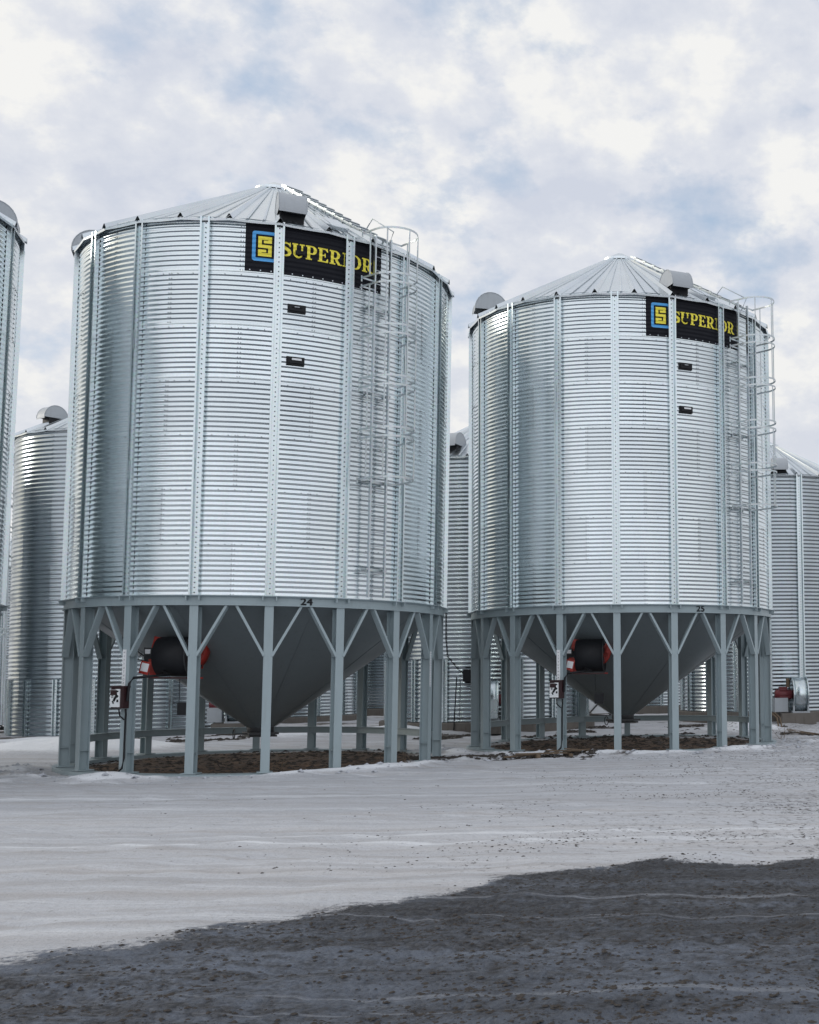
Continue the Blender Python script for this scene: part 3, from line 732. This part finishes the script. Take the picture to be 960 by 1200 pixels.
snow = mixc(nt, ramp(nt, n_mid, [(.55, 0), (.8, .2)]), snow, (.42, .43, .45))
sep = nt.nodes.new('ShaderNodeSeparateXYZ'); nt.links.new(co, sep.inputs[0])
right = math_n(nt, 'MULTIPLY_ADD', sep.outputs['X'], .085); right.node.inputs[2].default_value = .42; right.node.use_clamp = True
spk = math_n(nt, 'ADD', n_sp, math_n(nt, 'MULTIPLY_ADD', right, .20))
spk.node.inputs[1].links[0].from_node.inputs[2].default_value = -.05
spk = math_n(nt, 'ADD', spk, math_n(nt, 'MULTIPLY', math_n(nt, 'SUBTRACT', n_big, .5), .28))
tracks = noise_n(nt, mapping(nt, co, (.022, 3.0, 1), (0, 0, -rot)), 1.0, 7, .66)
snow = mixc(nt, ramp(nt, tracks, [(.48, 0), (.62, .60)]), snow, (.37, .352, .348))
snow = mixc(nt, ramp(nt, tracks, [(.34, .6), (.44, 0)]), snow, (.78, .80, .83))
snow = mixc(nt, edge(attr('fresh'), .5), snow, mixc(nt, n_mid, (.70, .72, .76), (.82, .84, .87)))
dirt_c = mixc(nt, n_fine, (.055, .05, .047), (.15, .14, .135))
g1 = mixc(nt, ramp(nt, spk, [(.585, 0), (.67, .8)]), snow, dirt_c)
gravel_c = mixc(nt, ramp(nt, n_fine, [(.30, 0), (.72, 1)]), (.022, .023, .026), (.095, .098, .108))
vo = nt.nodes.new('ShaderNodeTexVoronoi'); vo.inputs['Scale'].default_value = 26; nt.links.new(co, vo.inputs['Vector'])
vsep = nt.nodes.new('ShaderNodeSeparateColor'); nt.links.new(vo.outputs['Color'], vsep.inputs[0])
gravel_c = mixc(nt, .55, gravel_c, mixc(nt, ramp(nt, vsep.outputs[0], [(.0, 0), (1, 1)]), (.018, .019, .023), (.13, .135, .15)))
inner = math_n(nt, 'MULTIPLY_ADD', sep.outputs['Y'], -.016); inner.node.inputs[2].default_value = .155
frost = math_n(nt, 'ADD', inner, math_n(nt, 'ADD', math_n(nt, 'MULTIPLY', n_al, .55), math_n(nt, 'MULTIPLY', n_sp, .5)))
gravel_c = mixc(nt, ramp(nt, frost, [(.50, 0), (.62, .70)]), gravel_c, (.20, .235, .30))
gravel_c = mixc(nt, ramp(nt, n_big, [(.40, .5), (.62, 0)]), gravel_c, (.040, .044, .054))
gravel_c = mixc(nt, ramp(nt, tracks, [(.36, .9), (.43, 0)]), gravel_c, (.27, .29, .33))
gravel_c = mixc(nt, ramp(nt, n_mid, [(.55, 0), (.72, .7)]), gravel_c, (.026, .022, .020))
g1 = mixc(nt, edge(attr('gravel'), 1.3), g1, gravel_c)
mud_c = mixc(nt, ramp(nt, n_mid, [(.35, 0), (.68, 1)]), (.032, .028, .026), (.20, .125, .075))
mud_c = mixc(nt, ramp(nt, n_fine, [(.56, 0), (.75, .55)]), mud_c, (.24, .22, .21))
g1 = mixc(nt, edge(math_n(nt, 'MULTIPLY', attr('mud'), math_n(nt, 'ADD', math_n(nt, 'MULTIPLY', n_big, .9), math_n(nt, 'MULTIPLY', n_mid, .75))), 1.3), g1, mud_c)
rub = mixc(nt, n_fine, (.05, .045, .04), (.19, .175, .165))
g1 = mixc(nt, edge(math_n(nt, 'MULTIPLY', attr('rough'), math_n(nt, 'MULTIPLY', n_mid, 1.9)), 1.0), g1, rub)
nt.links.new(g1, bs.inputs['Base Color'])
rg = math_n(nt, 'MULTIPLY_ADD', n_al, -.25); rg.node.inputs[2].default_value = .82; nt.links.new(rg, bs.inputs['Roughness'])
bs.inputs['Specular IOR Level'].default_value = .25
hh = math_n(nt, 'ADD', math_n(nt, 'MULTIPLY', math_n(nt, 'SUBTRACT', 1.0, vo.outputs['Distance']), math_n(nt, 'MULTIPLY', attr('gravel'), .55)), math_n(nt, 'ADD', math_n(nt, 'MULTIPLY', n_fine, .5), math_n(nt, 'ADD', math_n(nt, 'MULTIPLY', n_sp, 1.0), math_n(nt, 'MULTIPLY', n_al, .6))))
hh = math_n(nt, 'MULTIPLY', hh, math_n(nt, 'MULTIPLY_ADD', attr('gravel'), .65)); hh.node.inputs[1].links[0].from_node.inputs[2].default_value = .55
bump(nt, hh, .9, .06, bs)

# loose clods and stones: too many to count
def scatter(name, material, n, pick, smin, smax, flat=.6):
    b = MB(); r = random.Random(5)
    ico = [(-1, 0, .5), (1, 0, .45), (0, 1, .4), (0, -1, .5), (.1, .1, 1), (.7, .7, .1), (-.7, .7, .1), (-.7, -.7, .1), (.7, -.7, .1)]
    fs = [(1, 5, 4), (5, 2, 4), (2, 6, 4), (6, 0, 4), (0, 7, 4), (7, 3, 4), (3, 8, 4), (8, 1, 4)]
    k = 0; tries = 0
    while k < n and tries < n*30:
        tries += 1
        p = pick(r)
        if p is None: continue
        x, y = p; h = ground_at(x, y)[0]; s = smin+(smax-smin)*r.random()**3.5; a = r.random()*6.28
        sx = s*r.uniform(.7, 1.4)
        P = []
        for q in ico:
            j = [c*r.uniform(.75, 1.25) for c in q]; X = j[0]*sx; Y = j[1]*s
            P.append((x+X*math.cos(a)-Y*math.sin(a), y+X*math.sin(a)+Y*math.cos(a), h-.2*s+j[2]*s*flat))
        b.add(P, fs); k += 1
    return b.build(name, material)
def pick_gravel(r):
    y = 5.9+ (r.random()**1.3)*7.5; x = -y*.65+r.random()*(y*.78)
    return (x, y) if y < curve(x)+.1 and n2(x, y, .9, 41)+.6*n2(x, y, 3, 42) > r.uniform(-.5, .5) else None
tag(scatter('gravel', M['clod'], 13000, pick_gravel, .004, .022), 'dark loose stones and frozen clods on the bare ground in front', 'gravel', kind='stuff')
def pick_road(r):
    y = 12+r.random()*16; x = -y*.5+r.random()*y*.62
    w = .04+.96*sm(-6, 1, x)
    return (x, y) if y > curve(x) and r.random() < w and n2(x, y, .6, 51)+.5*n2(x, y, 2.5, 52) > .12 else None
tag(scatter('dirt', M['clod'], 4200, pick_road, .004, .022, .6), 'dark frozen dirt specks strewn over the packed snow road', 'dirt', kind='stuff')
def pick_snow(r):
    bx, by = BINS[r.randrange(2)]; a = r.uniform(-1.7, 1.9); d = r.gauss(5.1, .38)
    return (bx+d*math.sin(a), by-d*math.cos(a)) if d > 4.4 else None
tag(scatter('snow', M['chunk'], 700, pick_snow, .012, .085, .8), 'broken snow lumps along the ploughed ridge before the bins', 'snow lumps', kind='stuff')
def pick_mud(r):
    if r.random() < .75:
        bx, by = BINS[r.randrange(2)]; a = r.uniform(0, 6.28); d = 3.9*math.sqrt(r.random()); return (bx+d*math.sin(a), by-d*math.cos(a))
    x = r.uniform(-7.6, -3.0); y = 28.0+(x+5.2)*-.08+r.gauss(0, .26)+.3*abs(x+5.2)**1.0*.4
    return (x, y) if math.hypot(x-B2[0], y-B2[1]) > 4.2 else None
tag(scatter('rubble', M['clod'], 5000, pick_mud, .012, .085, .7), 'brown frozen clods and grain crust under the hopper bins', 'dirt clods', kind='stuff')
def pick_back(r):
    x = r.uniform(-20, 5); y = r.uniform(35, 44); return (x, y) if ground_at(x, y)[3] > .35 else None
tag(scatter('rubble', M['clod'], 3000, pick_back, .02, .12, .7), 'dark frozen rubble between the two rows of bins', 'dirt clods', kind='stuff')

# broken pallet in front of bin 25, poles and weeds
pal = empty('broken_pallet', (-3.95, 27.95, ground_at(-3.95, 27.95)[0]+.02), R_(18))
for i, (x, y, a, l) in enumerate(((-.5, .1, 4, 1.3), (-.3, -.12, -9, 1.2), (.3, .02, 12, 1.0), (.5, -.2, 30, .7))):
    b = MB(); b.box((0, 0, .05+.035*i), (l, .11, .025), Matrix.Translation((x, y, 0)) @ Matrix.Rotation(R_(a), 4, 'Z') @ Matrix.Rotation(R_(3*i-3), 4, 'Y')); b.build('board', M['wood'], pal)
for x in (-.4, .35):
    b = MB(); b.box((x, 0, .03), (.09, .6, .08)); b.build('bearer', M['wood'], pal)
tag(pal, 'broken grey wooden pallet half frozen in the snow before bin 25', 'pallet')
def weed(loc, n, hmax, seed, label, spread=.5):
    r = random.Random(seed); b = MB()
    for i in range(n):
        a = r.random()*6.28; l = hmax*r.uniform(.5, 1); d = r.uniform(.1, spread)*l
        p0 = Vector((r.uniform(-.12, .12), r.uniform(-.12, .12), -.02)); p1 = p0+Vector((d*.35*math.cos(a), d*.35*math.sin(a), l*.55)); p2 = p0+Vector((d*1.3*math.cos(a), d*1.3*math.sin(a), l*.9))
        b.tube([p0, p1, p2], [.006, .0045, .002], 4, cap=False)
        for k in range(3):
            t = r.uniform(.3, .9); q = p1.lerp(p2, t); e = q+Vector((r.uniform(-.2, .2), r.uniform(-.2, .2), r.uniform(0, .2)))*l; b.tube([q, e], [.003, .0015], 4, cap=False)
    o = b.build('dry_weed', M['wood']); o.location = loc; return tag(o, label, 'weed')
weed((-9.3, 25.2, .02), 6, .5, 3, 'bare twigs poking up beside the right legs of bin 24', 1.6)
weed((-7.0, 26.6, .02), 5, .45, 4, 'thin dry stalks at the rightmost leg of bin 24', 1.8)
weed((-12.0, 23.4, .02), 5, .3, 6, 'dry stalks in the snow at the front legs of bin 24', 1.2)
weed((1.7, 34.6, .02), 5, .5, 8, 'dry stalks beside the rightmost leg of bin 25', 2.0)
b = MB()
for k in range(2):
    b.tube([(1.45+.12*k, 41.0, .0), (1.5+.12*k, 40.9, .42), (1.62+.12*k, 40.6, .55), (1.8+.1*k, 40.2, .40), (1.85+.1*k, 39.9, .05), (2.3+.25*k, 37.6, .03), (2.7+.2*k, 36.2, .03)], .028, 8)
tag(b.build('hose', M['wood']), 'two brown bent hoses lying on the snow right of bin 25', 'hose')

# ------------------------------------------------------------------ sky and sun
SUN_EL, SUN_AZ = 18, -82      # azimuth from +Y towards +X
wd = bpy.data.worlds.new('World'); scene.world = wd; wd.use_nodes = True; nt = wd.node_tree
bg = nt.nodes['Background']; bg.inputs['Strength'].default_value = .10
sky = nt.nodes.new('ShaderNodeTexSky'); sky.sky_type = 'NISHITA'; sky.sun_disc = False; sky.sun_elevation = R_(SUN_EL); sky.sun_rotation = R_(SUN_AZ)
sky.air_density = 1.0; sky.dust_density = .6; sky.ozone_density = 1.5
g = nt.nodes.new('ShaderNodeTexCoord').outputs['Generated']
sx = nt.nodes.new('ShaderNodeSeparateXYZ'); nt.links.new(g, sx.inputs[0])
zc = math_n(nt, 'MAXIMUM', sx.outputs['Z'], 0.0)
den = math_n(nt, 'ADD', zc, .48)
cb = nt.nodes.new('ShaderNodeCombineXYZ')
nt.links.new(math_n(nt, 'DIVIDE', sx.outputs['X'], den), cb.inputs[0]); nt.links.new(math_n(nt, 'DIVIDE', sx.outputs['Y'], den), cb.inputs[1])
mp = nt.nodes.new('ShaderNodeMapping'); mp.inputs['Location'].default_value = (5.5, 15.5, 8.8); nt.links.new(cb.outputs[0], mp.inputs['Vector'])
cv = mp.outputs[0]
c1 = noise_n(nt, cv, 5.0, 9, .53, .0); c2 = noise_n(nt, cv, 15.0, 8, .58, .0); c3 = noise_n(nt, cv, 5.2, 5, .48, .2)
dens = math_n(nt, 'ADD', math_n(nt, 'MULTIPLY', c1, .75), math_n(nt, 'MULTIPLY', c2, .25))
cover = ramp(nt, dens, [(.35, .0), (.465, 1)])
shade = ramp(nt, math_n(nt, 'ADD', math_n(nt, 'MULTIPLY', c2, .5), math_n(nt, 'MULTIPLY', c3, .5)), [(.40, (6.3, 6.7, 7.65)), (.50, (7.4, 7.65, 8.25)), (.57, (9.0, 8.98, 8.85))])
low = ramp(nt, sx.outputs['Z'], [(.0, 1), (.35, 0)])
shade = mixc(nt, math_n(nt, 'MULTIPLY', low, .5), shade, (8.2, 8.25, 8.25))
sd = Vector((math.sin(R_(SUN_AZ))*math.cos(R_(SUN_EL)), math.cos(R_(SUN_AZ))*math.cos(R_(SUN_EL)), math.sin(R_(SUN_EL))))
dp = nt.nodes.new('ShaderNodeVectorMath'); dp.operation = 'DOT_PRODUCT'; nt.links.new(g, dp.inputs[0]); dp.inputs[1].default_value = sd
glow = math_n(nt, 'POWER', math_n(nt, 'MAXIMUM', dp.outputs['Value'], 0.0), 12)
shade = mixc(nt, glow, shade, (15.0, 13.6, 10.8))
blue = mixc(nt, .68, sky.outputs[0], (5.6, 6.9, 8.7))
back = math_n(nt, 'MULTIPLY_ADD', math_n(nt, 'MAXIMUM', math_n(nt, 'MULTIPLY', sx.outputs['Y'], -1.0), 0.0), .55); back.node.inputs[2].default_value = 1.0   # unseen sky behind the camera brightened, added to light bin fronts and legs
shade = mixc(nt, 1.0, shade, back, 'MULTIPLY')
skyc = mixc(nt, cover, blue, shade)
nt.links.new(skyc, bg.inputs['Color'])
sl = bpy.data.lights.new('sun', 'SUN'); sl.energy = 1.0; sl.angle = R_(12); sl.color = (1, .95, .87)
so = bpy.data.objects.new('sun', sl); col.objects.link(so); so.rotation_euler = (-sd).to_track_quat('-Z', 'Y').to_euler()
so.location = (0, 0, 30)

vs = scene.view_settings; vs.view_transform = 'Standard'; vs.look = 'None'; vs.gamma = 1; vs.use_curve_mapping = False; vs.exposure = 0
scene.render.engine = 'CYCLES'
scene.cycles.use_denoising = True
scene.cycles.max_bounces = 8
